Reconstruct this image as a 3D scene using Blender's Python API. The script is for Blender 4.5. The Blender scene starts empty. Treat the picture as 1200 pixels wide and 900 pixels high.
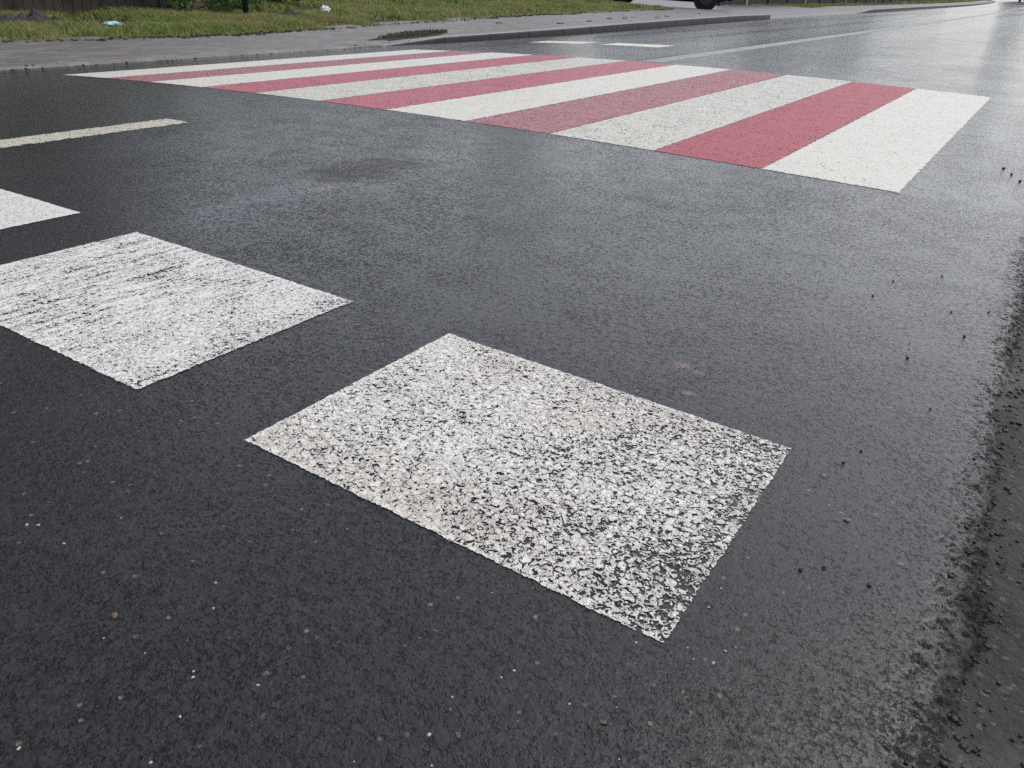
import bpy, bmesh, math, random
import numpy as np
from mathutils import Vector, Matrix, noise

C = bpy.context.scene
COL = C.collection
R = math.radians

# ------------------------------------------------------------------ camera
cam_d = bpy.data.cameras.new('camera')
cam = bpy.data.objects.new('camera', cam_d)
COL.objects.link(cam)
cam.matrix_world = Matrix(((0.835464630922428, -0.29741041303359017, 0.46211026465210714, 0.363615556),
                           (0.5467717391438505, 0.3655067465008671, -0.7532897739488835, -3.267161641),
                           (0.05513180344647092, 0.8820157960499009, 0.4679835678388714, 0.670464644),
                           (0, 0, 0, 1)))
cam_d.sensor_fit = 'HORIZONTAL'
cam_d.sensor_width = 36.0
cam_d.lens = 924.454 / 1200 * 36.0
cam_d.clip_start = 0.02
cam_d.clip_end = 3000
C.camera = cam

# ------------------------------------------------------------------ sky, sun, exposure
SUN_EL, SUN_AZ = R(57), R(27)          # azimuth clockwise from +Y
w = bpy.data.worlds.new('World'); C.world = w; w.use_nodes = True
nt = w.node_tree; nt.nodes.clear()
out = nt.nodes.new('ShaderNodeOutputWorld'); bg = nt.nodes.new('ShaderNodeBackground')
sky = nt.nodes.new('ShaderNodeTexSky'); sky.sky_type = 'NISHITA'; sky.sun_disc = False
sky.sun_elevation = SUN_EL; sky.sun_rotation = SUN_AZ
sky.air_density = 1.0; sky.dust_density = 2.5; sky.ozone_density = 1.5; sky.altitude = 100
hs = nt.nodes.new('ShaderNodeHueSaturation'); hs.inputs['Saturation'].default_value = 0.34; hs.inputs['Hue'].default_value = 0.512
nt.links.new(sky.outputs[0], hs.inputs['Color']); nt.links.new(hs.outputs[0], bg.inputs['Color'])
bg.inputs['Strength'].default_value = 0.15
nt.links.new(bg.outputs[0], out.inputs['Surface'])

sd = bpy.data.lights.new('sun', 'SUN'); sd.energy = 0.5; sd.angle = R(40); sd.color = (1.0, 0.97, 0.93)
sun = bpy.data.objects.new('sun', sd); COL.objects.link(sun)
sv = Vector((math.sin(SUN_AZ) * math.cos(SUN_EL), math.cos(SUN_AZ) * math.cos(SUN_EL), math.sin(SUN_EL)))
sun.rotation_euler = sv.to_track_quat('Z', 'Y').to_euler(); sun.location = (3, -3, 12)

C.view_settings.view_transform = 'Standard'; C.view_settings.look = 'None'
C.view_settings.gamma = 1; C.view_settings.exposure = 0.42
C.view_settings.use_curve_mapping = False
try:
    C.cycles.use_denoising = False; C.cycles.denoiser = 'OPENIMAGEDENOISE'
    C.cycles.max_bounces = 6; C.cycles.transparent_max_bounces = 12
    C.cycles.sample_clamp_indirect = 6
except Exception:
    pass

# ------------------------------------------------------------------ helpers
def tag(o, label=None, cat=None, group=None, kind=None):
    if label: o['label'] = label
    if cat: o['category'] = cat
    if group: o['group'] = group
    if kind: o['kind'] = kind
    return o

def empty(name, loc=(0, 0, 0), rz=0.0):
    o = bpy.data.objects.new(name, None); COL.objects.link(o)
    o.location = loc; o.rotation_euler = (0, 0, rz); o.empty_display_size = .1
    return o

def link(name, me, mat=None, parent=None, smooth=False):
    if mat: me.materials.append(mat)
    if smooth:
        me.polygons.foreach_set('use_smooth', [True] * len(me.polygons))
    o = bpy.data.objects.new(name, me); COL.objects.link(o)
    if parent: o.parent = parent
    return o

def mesh_np(name, V, F):
    """V (n,3), F (m,k) equal-sized faces"""
    V = np.asarray(V, dtype=np.float32); F = np.asarray(F, dtype=np.int32)
    me = bpy.data.meshes.new(name)
    me.vertices.add(len(V)); me.vertices.foreach_set('co', V.ravel())
    k = F.shape[1]
    me.loops.add(F.size); me.loops.foreach_set('vertex_index', F.ravel())
    me.polygons.add(len(F))
    me.polygons.foreach_set('loop_start', np.arange(0, F.size, k, dtype=np.int32))
    me.polygons.foreach_set('loop_total', np.full(len(F), k, dtype=np.int32))
    me.update(calc_edges=True); me.validate()
    return me

def grid_faces(nu, nv):
    i = np.arange(nu - 1)[:, None] * nv + np.arange(nv - 1)[None, :]
    i = i.ravel()
    return np.stack([i, i + nv, i + nv + 1, i + 1], 1)

def bm_obj(name, bm, mat=None, parent=None, smooth=False):
    me = bpy.data.meshes.new(name)
    bmesh.ops.recalc_face_normals(bm, faces=bm.faces[:])
    bm.to_mesh(me); bm.free()
    return link(name, me, mat, parent, smooth)

def add_box(bm, c, s, rz=0.0, bevel=0.0):
    g = bmesh.ops.create_cube(bm, size=1.0)
    m = Matrix.Translation(c) @ Matrix.Rotation(rz, 4, 'Z') @ Matrix.Diagonal((s[0], s[1], s[2], 1))
    bmesh.ops.transform(bm, matrix=m, verts=g['verts'])
    if bevel:
        es = list({e for v in g['verts'] for e in v.link_edges})
        bmesh.ops.bevel(bm, geom=es, offset=bevel, segments=2, affect='EDGES', profile=.6)
    return g

def add_tube(bm, pts, rad, seg=10, caps=True):
    pts = [Vector(p) for p in pts]
    if not hasattr(rad, '__len__'): rad = [rad] * len(pts)
    rings = []
    for i, p in enumerate(pts):
        d = (pts[min(i + 1, len(pts) - 1)] - pts[max(i - 1, 0)]).normalized()
        a = Vector((0, 0, 1)) if abs(d.z) < .9 else Vector((1, 0, 0))
        u = d.cross(a).normalized(); v = d.cross(u)
        rings.append([bm.verts.new(p + (u * math.cos(t) + v * math.sin(t)) * rad[i])
                      for t in [2 * math.pi * k / seg for k in range(seg)]])
    for a, b in zip(rings, rings[1:]):
        for k in range(seg):
            bm.faces.new((a[k], a[(k + 1) % seg], b[(k + 1) % seg], b[k]))
    if caps:
        bm.faces.new(rings[0]); bm.faces.new(rings[-1])

# value noise for numpy (tileless, hashed lattice, smooth)
def vnoise(x, y, seed=0):
    xi = np.floor(x).astype(np.int64); yi = np.floor(y).astype(np.int64)
    fx = x - xi; fy = y - yi
    fx = fx * fx * (3 - 2 * fx); fy = fy * fy * (3 - 2 * fy)
    def h(a, b):
        n = (a * 374761393 + b * 668265263 + seed * 1442695041) & 0xffffffff
        n = ((n ^ (n >> 13)) * 1274126177) & 0xffffffff
        n = n ^ (n >> 16)
        return (n & 0xffffff) / float(0xffffff)
    return (h(xi, yi) * (1 - fx) + h(xi + 1, yi) * fx) * (1 - fy) + (h(xi, yi + 1) * (1 - fx) + h(xi + 1, yi + 1) * fx) * fy
def fbm(x, y, oct=4, seed=0):
    s = 0; a = .5; t = 0
    for o in range(oct):
        s = s + a * vnoise(x * 2 ** o, y * 2 ** o, seed + o * 17); t += a; a *= .5
    return s / t

# ------------------------------------------------------------------ road shape
CC, XC = 0.0719353770, -0.384
def zprof(X):
    X = np.clip(X, -6.2, XC)
    return -CC * ((X - XC) ** 2) / 10.0 + 0.001
def bend(Y):
    Y = np.asarray(Y, dtype=float)
    t = np.clip(Y - 25, 0, None)
    return -0.00026 * t ** 2 - 0.0000018 * t ** 3 * 0
def zroad(X, Y):
    return zprof(np.asarray(X) - bend(Y))
XR = 0.455
Z_LOW = float(zprof(-7.0))                 # far edge level of the road
KERB_PTS = [(-8, -6.38), (4.6, -6.30), (5.4, -6.27), (6.4, -6.25), (8.6, -6.26), (11, -6.36), (14, -6.53), (17.6, -6.68), (20.6, -6.74), (31, -6.86), (50, -7.1), (400, -7.0)]
def kerbx(Y):
    a = np.array(KERB_PTS); return np.interp(Y, a[:, 0], a[:, 1]) + bend(Y)
def walk_h(Y):
    return np.interp(Y, [3.4, 4.6, 5.4, 6.4, 11, 18], [0.014, 0.03, 0.052, 0.064, 0.097, 0.110])
GRASS_E = [(-8, -8.0), (0.8, -7.92), (2.6, -7.86), (3.8, -7.84), (5.0, -7.80), (7.1, -7.94), (10, -8.24), (13.8, -8.49), (19.3, -8.93)]
def grassx(Y):
    a = np.array(GRASS_E); return np.interp(Y, a[:, 0], a[:, 1])

# ------------------------------------------------------------------ materials
def M_new(name):
    m = bpy.data.materials.new(name); m.use_nodes = True
    n = m.node_tree; n.nodes.clear()
    return m, n
class NB:
    def __init__(s, n): s.n = n; s.tc = None
    def node(s, t, **kw):
        o = s.n.nodes.new(t)
        for k, v in kw.items(): setattr(o, k, v)
        return o
    def l(s, a, b): s.n.links.new(a, b)
    def co(s, scale=(1, 1, 1), rot=(0, 0, 0), loc=(0, 0, 0)):
        if s.tc is None:
            s.tc = s.node('ShaderNodeNewGeometry').outputs['Position']
        m = s.node('ShaderNodeMapping'); m.inputs['Scale'].default_value = scale
        m.inputs['Rotation'].default_value = rot; m.inputs['Location'].default_value = loc
        s.l(s.tc, m.inputs['Vector']); return m.outputs[0]
    def noise(s, vec, scale, detail=3, rough=.55, dist=0.0, out='Fac'):
        o = s.node('ShaderNodeTexNoise'); o.inputs['Scale'].default_value = scale
        o.inputs['Detail'].default_value = detail; o.inputs['Roughness'].default_value = rough
        o.inputs['Distortion'].default_value = dist
        s.l(vec, o.inputs['Vector']); return o.outputs[out]
    def voro(s, vec, scale, feature='F1', out='Distance', rand=1.0):
        o = s.node('ShaderNodeTexVoronoi'); o.feature = feature; o.inputs['Scale'].default_value = scale
        o.inputs['Randomness'].default_value = rand
        s.l(vec, o.inputs['Vector']); return o.outputs[out]
    def rng(s, v, a, b, c=0.0, d=1.0, smooth=False):
        o = s.node('ShaderNodeMapRange')
        if smooth: o.interpolation_type = 'SMOOTHSTEP'
        s.set(o.inputs['Value'], v)
        for k, x in zip(('From Min', 'From Max', 'To Min', 'To Max'), (a, b, c, d)): s.set(o.inputs[k], x)
        return o.outputs[0]
    def set(s, inp, v):
        if hasattr(v, 'is_linked') or hasattr(v, 'links'): s.l(v, inp)
        else: inp.default_value = v
    def math(s, op, a, b=0.0, clamp=False):
        o = s.node('ShaderNodeMath', operation=op); o.use_clamp = clamp
        s.set(o.inputs[0], a); s.set(o.inputs[1], b); return o.outputs[0]
    def mix(s, f, a, b):
        o = s.node('ShaderNodeMix', data_type='RGBA')
        s.set(o.inputs[0], f)
        for i, v in ((6, a), (7, b)):
            if isinstance(v, tuple): v = (*v, 1.0) if len(v) == 3 else v
            s.set(o.inputs[i], v)
        return o.outputs[2]
    def bump(s, h, dist, strength=1.0, nrm=None):
        o = s.node('ShaderNodeBump'); s.set(o.inputs['Height'], h); o.inputs['Distance'].default_value = dist
        s.set(o.inputs['Strength'], strength)
        if nrm is not None: s.l(nrm, o.inputs['Normal'])
        return o.outputs[0]
    def sep(s):
        if s.tc is None: s.tc = s.node('ShaderNodeNewGeometry').outputs['Position']
        o = s.node('ShaderNodeSeparateXYZ'); s.l(s.tc, o.inputs[0]); return o.outputs
    def bsdf(s, color, rough, ior=1.45, nrm=None, spec=.5, coat=None):
        o = s.node('ShaderNodeBsdfPrincipled')
        if isinstance(color, tuple): color = (*color, 1.0)
        s.set(o.inputs['Base Color'], color); s.set(o.inputs['Roughness'], rough)
        s.set(o.inputs['IOR'], ior); s.set(o.inputs['Specular IOR Level'], spec)
        if nrm is not None: s.l(nrm, o.inputs['Normal'])
        if coat:
            s.set(o.inputs['Coat Weight'], coat[0]); s.set(o.inputs['Coat Roughness'], coat[1]); o.inputs['Coat IOR'].default_value = 1.33
        return o
    def out(s, sh):
        o = s.node('ShaderNodeOutputMaterial'); s.l(sh, o.inputs['Surface'])

def simple(name, col, rough=.6, var=.25, scale=12, bump=.0, spec=.4, metallic=0.0):
    m, n = M_new(name); b = NB(n)
    v = b.noise(b.co(), scale, 4)
    c = b.mix(b.rng(v, .3, .7), tuple(x * (1 - var) for x in col), tuple(min(1, x * (1 + var)) for x in col))
    nr = b.bump(b.noise(b.co(), scale * 4, 4), bump, .6) if bump else None
    o = b.bsdf(c, rough, spec=spec, nrm=nr); o.inputs['Metallic'].default_value = metallic
    b.out(o.outputs[0]); return m

def asphalt_nodes(b):
    """colour, roughness, normal of the wet worn asphalt"""
    P = b.co()
    big = b.noise(b.co(scale=(1, .025, 1)), 1.5, 3, .5)            # streaks along the traffic
    patch = b.noise(P, 1.1, 3, .5)
    n1 = b.math('ADD', b.math('MULTIPLY', b.noise(P, 185, 3.0, .6, .5), .62), b.math('MULTIPLY', b.noise(b.co(loc=(1.7, 4.2, 0)), 78, 3, .6, .5), .38))                                # open texture
    n2 = b.noise(b.co(scale=(1, 1, 1), loc=(3, 7, 0)), 260, 2, .5)
    st = b.voro(P, 165, 'SMOOTH_F1')                                # stone tops
    lvl = b.rng(b.math('ADD', b.math('MULTIPLY', patch, .5), b.math('MULTIPLY', b.noise(P, 8, 3), .5)), .36, .64, .405, .475)
    pit = b.rng(n1, b.math('SUBTRACT', lvl, .10), b.math('ADD', lvl, .07), 0, 1, True)   # 0 in pits
    h = b.math('ADD', b.math('MULTIPLY', pit, 1.0), b.math('MULTIPLY', b.math('SUBTRACT', 1.0, st), .18))
    h = b.math('ADD', h, b.math('MULTIPLY', n2, .4))
    h = b.math('ADD', h, b.math('MULTIPLY', b.noise(P, 48, 5, .7), 1.1))
    # colour: bitumen, stone tops, pale and rusty stone chips
    cell = b.voro(P, 105, 'F1', 'Color')
    sp = b.node('ShaderNodeSeparateColor'); b.l(cell, sp.inputs[0])
    base = b.mix(b.rng(sp.outputs[0], 0, 1), (.007, .0068, .0076), (.026, .025, .0275))
    base = b.mix(b.rng(b.noise(P, 3.5, 5, .6), .4, .75, 0, .5), base, (.026, .026, .026))
    near = b.voro(P, 105, 'F1')
    chip = b.math('MULTIPLY', b.math('GREATER_THAN', sp.outputs[1], .968), b.math('LESS_THAN', near, .30))
    base = b.mix(b.math('MULTIPLY', chip, .7), base, b.mix(sp.outputs[2], (.20, .17, .14), (.10, .10, .105)))
    base = b.mix(b.rng(pit, 0, 1, .5, 0), base, (.008, .008, .009))  # pits darkened in the colour for the shade on their sides
    X, Y, Z = b.sep()[0:3]
    edge = b.rng(b.math('ADD', X, b.math('MULTIPLY', b.noise(P, 25, 4), .06)), .465, .51, 0, 1)
    edge = b.math('MULTIPLY', edge, b.math('LESS_THAN', Y, 30))
    base = b.mix(b.math('MULTIPLY', edge, .7), base, b.mix(b.rng(b.noise(P, 150, 3), .42, .6), (.006, .006, .006), (.035, .034, .033)))
    seam = b.math('MULTIPLY', b.math('MULTIPLY', b.math('GREATER_THAN', X, -3.00), b.math('LESS_THAN', X, -2.925)), b.math('MULTIPLY', b.math('GREATER_THAN', Y, 3.9), b.math('LESS_THAN', Y, 26)))
    base = b.mix(b.math('MULTIPLY', seam, .8), base, (.012, .013, .010))
    # brown oil mark that also paints in a dark reflection, and rusty marks, each with a place of its own on the road
    X, Y, Z = b.sep()[0:3]
    def spot(cx, cy, rx, ry, soft):
        dx = b.math('DIVIDE', b.math('SUBTRACT', X, cx), rx); dy = b.math('DIVIDE', b.math('SUBTRACT', Y, cy), ry)
        d = b.math('SQRT', b.math('ADD', b.math('MULTIPLY', dx, dx), b.math('MULTIPLY', dy, dy)))
        d = b.math('ADD', d, b.math('MULTIPLY', b.math('SUBTRACT', b.noise(P, 9, 4), .5), soft))
        return b.rng(d, .35, 1.1, 1, 0, True)
    stain_reflection = spot(-1.62, -1.10, .19, .30, 2.2)
    base = b.mix(b.math('MULTIPLY', stain_reflection, .65), base, (.022, .014, .009))
    for (cx, cy, rx, ry, k) in ((-.08, -1.915, .022, .018, .6), (-.045, -1.925, .016, .012, .5), (-.03, -2.015, .018, .012, .55), (-1.556, -1.06, .035, .04, .45), (-1.54, -1.42, .03, .04, .35), (-1.3, -1.65, .03, .03, .25)):
        s_ = spot(cx, cy, rx, ry, 1.2)
        base = b.mix(b.math('MULTIPLY', s_, k), base, (.24, .165, .13))
    rough = b.rng(n2, .3, .7, .26, .42)
    rough = b.math('ADD', rough, b.rng(big, .35, .7, -.05, .10))
    rough = b.math('ADD', rough, b.math('MULTIPLY', stain_reflection, .12))
    rough = b.math('ADD', b.math('ADD', rough, b.rng(pit, 0, 1, .12, 0)), b.math('MULTIPLY', b.math('MAXIMUM', edge, seam), .35))
    asphalt_nodes.dull = b.math('MAXIMUM', edge, b.math('MULTIPLY', stain_reflection, .6))
    return base, rough, h, pit, big

def mat_asphalt():
    m, n = M_new('wet_asphalt'); b = NB(n)
    base, rough, h, pit, big = asphalt_nodes(b)
    nr = b.bump(h, .0034, 1.0)
    X, Y, Z = b.sep()[0:3]
    wet = b.math('MULTIPLY', b.rng(X, -.25, .2, 0, 1, True), b.rng(X, .3, .43, 1, 0, True))     # water standing near the low edge
    wet = b.math('MAXIMUM', b.math('MULTIPLY', wet, .8), b.rng(big, .48, .66, 0, 1, True))
    wet = b.math('MULTIPLY', wet, b.rng(b.noise(b.co(scale=(1, .12, 1)), 2.2, 3), .35, .6, .3, 1))
    nc = b.bump(h, .0011, b.rng(wet, 0, 1, 1.0, .5))
    o = b.bsdf(base, rough, nrm=nr, spec=.22, ior=1.45, coat=(b.math('MULTIPLY', b.math('MULTIPLY', b.rng(pit, 0, 1, .55, 1), b.rng(wet, 0, 1, .95, 1)), b.rng(asphalt_nodes.dull, 0, 1, 1, .12)), b.rng(wet, 0, 1, .12, .08)))
    b.l(nc, o.inputs['Coat Normal'])
    b.out(o.outputs[0]); return m

def paint_mat(name, col, pits, soft=.04, scale=135, ridge=0.0, worn_x=None, rough=.45, edge=.004, dirt=.25, fade=0.0, emboss=1.0, tint=None, endfade=0.0):
    """thick road paint: open pits show the asphalt below; ragged rim from the stored edge distances"""
    m, n = M_new(name); b = NB(n)
    P = b.co()
    X, Y, Z = b.sep()[0:3]
    u1 = b.node('ShaderNodeUVMap'); u1.uv_map = 'd1'; u2 = b.node('ShaderNodeUVMap'); u2.uv_map = 'd2'
    s1 = b.node('ShaderNodeSeparateXYZ'); b.l(u1.outputs[0], s1.inputs[0])
    s2 = b.node('ShaderNodeSeparateXYZ'); b.l(u2.outputs[0], s2.inputs[0])
    ed = b.math('MINIMUM', b.math('MINIMUM', s1.outputs[0], s1.outputs[1]), b.math('MINIMUM', s2.outputs[0], s2.outputs[1]))
    ragn = b.math('ADD', b.math('MULTIPLY', b.noise(P, 30, 4, .7), .55), b.math('MULTIPLY', b.noise(P, 140, 3, .7), .45))
    rim = b.math('GREATER_THAN', ed, b.rng(ragn, .33, .67, -edge, edge * 1.4))
    n1 = b.noise(P, scale, 3.0, .55, 1.1)
    lowf = b.noise(P, 7, 3, .5)
    thr = b.math('ADD', pits, b.math('MULTIPLY', b.math('SUBTRACT', lowf, .5), .16))
    if worn_x:                      # (axis a, start, end, extra) more wear towards one side
        for ax, a0, a1, ex in worn_x:
            src = X if ax == 'x' else Y
            thr = b.math('ADD', thr, b.rng(src, a0, a1, 0, ex, True))
    if ridge:
        rn = b.noise(b.co(scale=(1, .16, 1)), 62, 2, .55, .5)
        rm = b.rng(X, -1.2, -.85, 1, .25, True)
        n1 = b.math('ADD', n1, b.math('MULTIPLY', b.math('MULTIPLY', b.math('SUBTRACT', rn, .5), ridge), rm))
    if endfade: thr = b.math('ADD', thr, b.rng(s2.outputs[0], -.01, .09, endfade, 0, True))
    # thick unbroken rim of the paint film
    thr = b.math('SUBTRACT', thr, b.rng(ed, 0, .02, .05, 0))
    film = b.rng(n1, b.math('SUBTRACT', thr, .012), b.math('ADD', thr, .012), 0, 1)
    alpha = b.math('MULTIPLY', rim, b.math('GREATER_THAN', film, .5))
    if fade:
        fa = b.math('MULTIPLY', b.rng(n1, .35, .62, 0, 1), 1.0)
        alpha = b.math('MULTIPLY', alpha, b.rng(fa, 0, .8, 1 - fade, 1))
    hgt = b.rng(n1, thr, b.math('ADD', thr, .16), 0, 1)
    hgt = b.math('ADD', hgt, b.math('MULTIPLY', b.noise(P, 210, 3), .2))
    if ridge: hgt = b.math('ADD', hgt, b.math('MULTIPLY', b.math('MULTIPLY', rn, rm), 2.6))
    hgt = b.math('ADD', hgt, b.math('MULTIPLY', b.noise(P, 60, 3, .6), .9))
    nr = b.bump(hgt, .0022, emboss)
    dn = b.noise(P, 22, 5, .65)
    c = b.mix(b.rng(dn, .42, .78, 0, dirt), tuple(col), tuple(x * .45 for x in col))
    c = b.mix(b.rng(b.noise(P, 160, 2), .55, .75, 0, .2), c, tuple(x * .55 for x in col))
    if tint:
        tn = b.rng(b.noise(P, 3.2, 3), .45, .7, 0, tint[3]); c = b.mix(tn, c, tint[:3])
    c = b.mix(b.rng(hgt, 0, .35, .2, 0), c, tuple(x * .4 for x in col))
    pb = b.bsdf(c, rough, nrm=nr, spec=.45)
    tr = b.node('ShaderNodeBsdfTransparent')
    mx = b.node('ShaderNodeMixShader'); b.l(alpha, mx.inputs[0]); b.l(tr.outputs[0], mx.inputs[1]); b.l(pb.outputs[0], mx.inputs[2])
    b.out(mx.outputs[0]); return m

def mat_ground():
    m, n = M_new('soil_and_grass_ground'); b = NB(n)
    P = b.co(); X, Y, Z = b.sep()[0:3]
    c = b.mix(b.rng(b.noise(P, 3, 6, .65), .35, .65), (.045, .035, .022), (.05, .06, .018))
    c = b.mix(b.rng(b.noise(P, 40, 4), .45, .7, 0, .7), c, (.03, .024, .017))
    nr = b.bump(b.noise(P, 30, 6, .7), .03, .8)
    b.out(b.bsdf(c, .85, nrm=nr, spec=.25).outputs[0]); return m

def mat_shoulder():
    m, n = M_new('wet_sandy_shoulder'); b = NB(n)
    P = b.co()
    cell = b.voro(P, 160, 'F1', 'Color'); sp = b.node('ShaderNodeSeparateColor'); b.l(cell, sp.inputs[0])
    c = b.mix(b.rng(b.noise(P, 5, 5, .6), .35, .65), (.018, .017, .015), (.038, .035, .030))
    c = b.mix(b.rng(b.noise(P, 60, 4), .4, .7, 0, .6), c, (.014, .0135, .012))
    c = b.mix(b.math('MULTIPLY', b.math('GREATER_THAN', sp.outputs[0], .93), .6), c, b.mix(sp.outputs[1], (.16, .15, .13), (.02, .02, .02)))
    puddle = b.rng(b.noise(b.co(scale=(1, .45, 1)), 5.5, 3), .45, .75, 0, 1, True)
    rough = b.rng(puddle, 0, 1, .6, .38)
    h = b.math('ADD', b.noise(P, 90, 5, .7), b.math('MULTIPLY', b.noise(P, 18, 3), 1.6))
    nr = b.bump(h, .009, b.rng(puddle, 0, 1, 1.0, .25))
    b.out(b.bsdf(c, rough, nrm=nr, spec=.5).outputs[0]); return m

def mat_pavers():
    m, n = M_new('damp_concrete_pavers'); b = NB(n)
    br = b.node('ShaderNodeTexBrick'); b.l(b.co(rot=(0, 0, R(90))), br.inputs['Vector'])
    br.inputs['Scale'].default_value = 1.0; br.inputs['Mortar Size'].default_value = .004; br.inputs['Mortar Smooth'].default_value = .3
    br.inputs['Brick Width'].default_value = .20; br.inputs['Row Height'].default_value = .10
    br.inputs['Color1'].default_value = (.145, .136, .128, 1); br.inputs['Color2'].default_value = (.24, .224, .21, 1)
    br.inputs['Mortar'].default_value = (.11, .105, .10, 1)
    P = b.co()
    c = b.mix(b.rng(b.noise(P, 1.6, 5, .6), .35, .7, 0, .6), br.outputs['Color'], (.16, .143, .128))
    c = b.mix(b.rng(b.noise(P, 80, 3), .5, .75, 0, .4), c, (.10, .095, .09))
    h = b.math('SUBTRACT', b.noise(P, 70, 3), b.math('MULTIPLY', br.outputs['Fac'], 1.5))
    b.out(b.bsdf(c, b.rng(b.noise(P, 4, 3), .3, .7, .42, .62), nrm=b.bump(h, .002, .8), spec=.5).outputs[0]); return m

def mat_leafy(name, ca, cb, cc):
    m, n = M_new(name); b = NB(n)
    at = b.node('ShaderNodeAttribute'); at.attribute_name = 'rnd'
    c = b.mix(at.outputs['Fac'], ca, cb)
    c = b.mix(b.rng(b.noise(b.co(), 1.6, 5, .6), .46, .62, 0, .8), c, cc)
    o = b.bsdf(c, .5, spec=.3)
    tl = b.node('ShaderNodeBsdfTranslucent'); b.l(c, tl.inputs[0])
    mx = b.node('ShaderNodeMixShader'); mx.inputs[0].default_value = .3
    b.l(o.outputs[0], mx.inputs[1]); b.l(tl.outputs[0], mx.inputs[2]); b.out(mx.outputs[0]); return m

ASPH = mat_asphalt(); GROUND = mat_ground(); SHOULD = mat_shoulder(); PAVE = mat_pavers()
KERBM = simple('old_concrete_kerb', (.26, .255, .25), .55, .3, 9, .002)
KFACE = simple('dark_kerb_face', (.022, .022, .023), .6, .3, 7, .002, spec=.25)  # face colour set far darker than the top of the same stones
GRASS = mat_leafy('grass_blades', (.06, .12, .025), (.44, .48, .17), (.40, .34, .16))
BARK = simple('bark', (.06, .048, .036), .9, .4, 20, .01)
LEAF = mat_leafy('dark_leaves', (.025, .042, .012), (.055, .078, .022), (.05, .048, .02))
BUSH = mat_leafy('bush_leaves', (.06, .11, .03), (.13, .19, .07), (.09, .12, .05))
WOODF = simple('weathered_dark_planks', (.045, .036, .030), .8, .45, 6, .003)
SLATF = simple('dark_grey_slats', (.035, .034, .034), .7, .35, 6, .002)
POSTM = simple('pale_concrete_post', (.36, .35, .33), .8, .2, 10, .002)

# ------------------------------------------------------------------ ground (one sheet to the horizon)
def axis(lo, hi, fine_lo, fine_hi, fine, grow=1.35):
    a = list(np.arange(fine_lo, fine_hi + 1e-6, fine)); s = fine
    x = fine_hi
    while x < hi: s *= grow; x += s; a.append(min(x, hi))
    s = fine; x = fine_lo
    pre = []
    while x > lo: s *= grow; x -= s; pre.append(max(x, lo))
    return np.array(sorted(set(np.round(pre + a, 4))))
gx = axis(-900, 900, -16, 4, .16); gy = axis(-900, 1600, -8, 34, .2, 1.2)
GX, GY = np.meshgrid(gx, gy, indexing='ij')
def ground_z(X, Y):
    X = np.asarray(X, float); Y = np.asarray(Y, float)
    ge = grassx(Y) + bend(Y)
    rise = Z_LOW + walk_h(Y) - .02
    left = rise + np.clip((ge - X), 0, 4) * .012 + .05 * (fbm(X * 1.3, Y * 1.3, 3, 5) - .35) * np.clip((ge - X) * 2, 0, 1)
    # the driveway mouth: level with the road
    drv = np.clip((Y - 19.0) / 1.0, 0, 1)
    left = left * (1 - drv) + drv * (Z_LOW + .02 + .0 * np.clip((-9.9 + bend(Y) - X), 0, 1))
    right = -.055 - .03 * np.clip(X - .6, 0, 20) + .03 * (fbm(X * 2, Y * 2, 3, 9) - .5)
    under = -.45
    wl = np.clip((kerbx(Y) - .42 - X) / .12, 0, 1); wr = np.clip((X - bend(Y) - .62) / .12, 0, 1)
    return under + (left - under) * wl + (right - .02 - under) * wr
GZ = ground_z(GX, GY)
g = link('ground', mesh_np('ground', np.stack([GX, GY, GZ], -1).reshape(-1, 3), grid_faces(len(gx), len(gy))), GROUND, smooth=True)
tag(g, kind='structure')

# ------------------------------------------------------------------ road
ys = np.unique(np.concatenate([np.arange(-8, 40, .5), np.arange(40, 120, 2.0), np.arange(120, 701, 15.0)]))
xs_t = np.linspace(0, 1, 40)
NEAR_X = .22
rows = []
for Y in ys:
    xl = kerbx(Y) - .35; xr = NEAR_X + bend(Y)
    if Y > 6.9: xr = XR + bend(Y)
    rows.append([(xl + (xr - xl) * t, Y) for t in xs_t])
A = np.array(rows)
# keep the strip beside the shoulder for the finely modelled edge while Y < 7
Zr = zroad(A[..., 0], A[..., 1])
far = ys > 6.99
near = ys < 7.01
V1 = np.concatenate([A, Zr[..., None]], -1)
i7 = int(np.where(np.abs(ys - 7.0) < 1e-6)[0][0])
Vn = V1[:i7 + 1].copy()
xr = NEAR_X
for r_ in Vn:
    xl = r_[0, 0]; r_[:, 0] = xl + (xr - xl) * xs_t
Vn[..., 2] = zroad(Vn[..., 0], Vn[..., 1])
Vf = V1[i7:].copy()
nn, nf = Vn.shape[0], Vf.shape[0]
V = np.concatenate([Vn.reshape(-1, 3), Vf.reshape(-1, 3)])
F = np.concatenate([grid_faces(nn, 40), grid_faces(nf, 40) + nn * 40])
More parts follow.
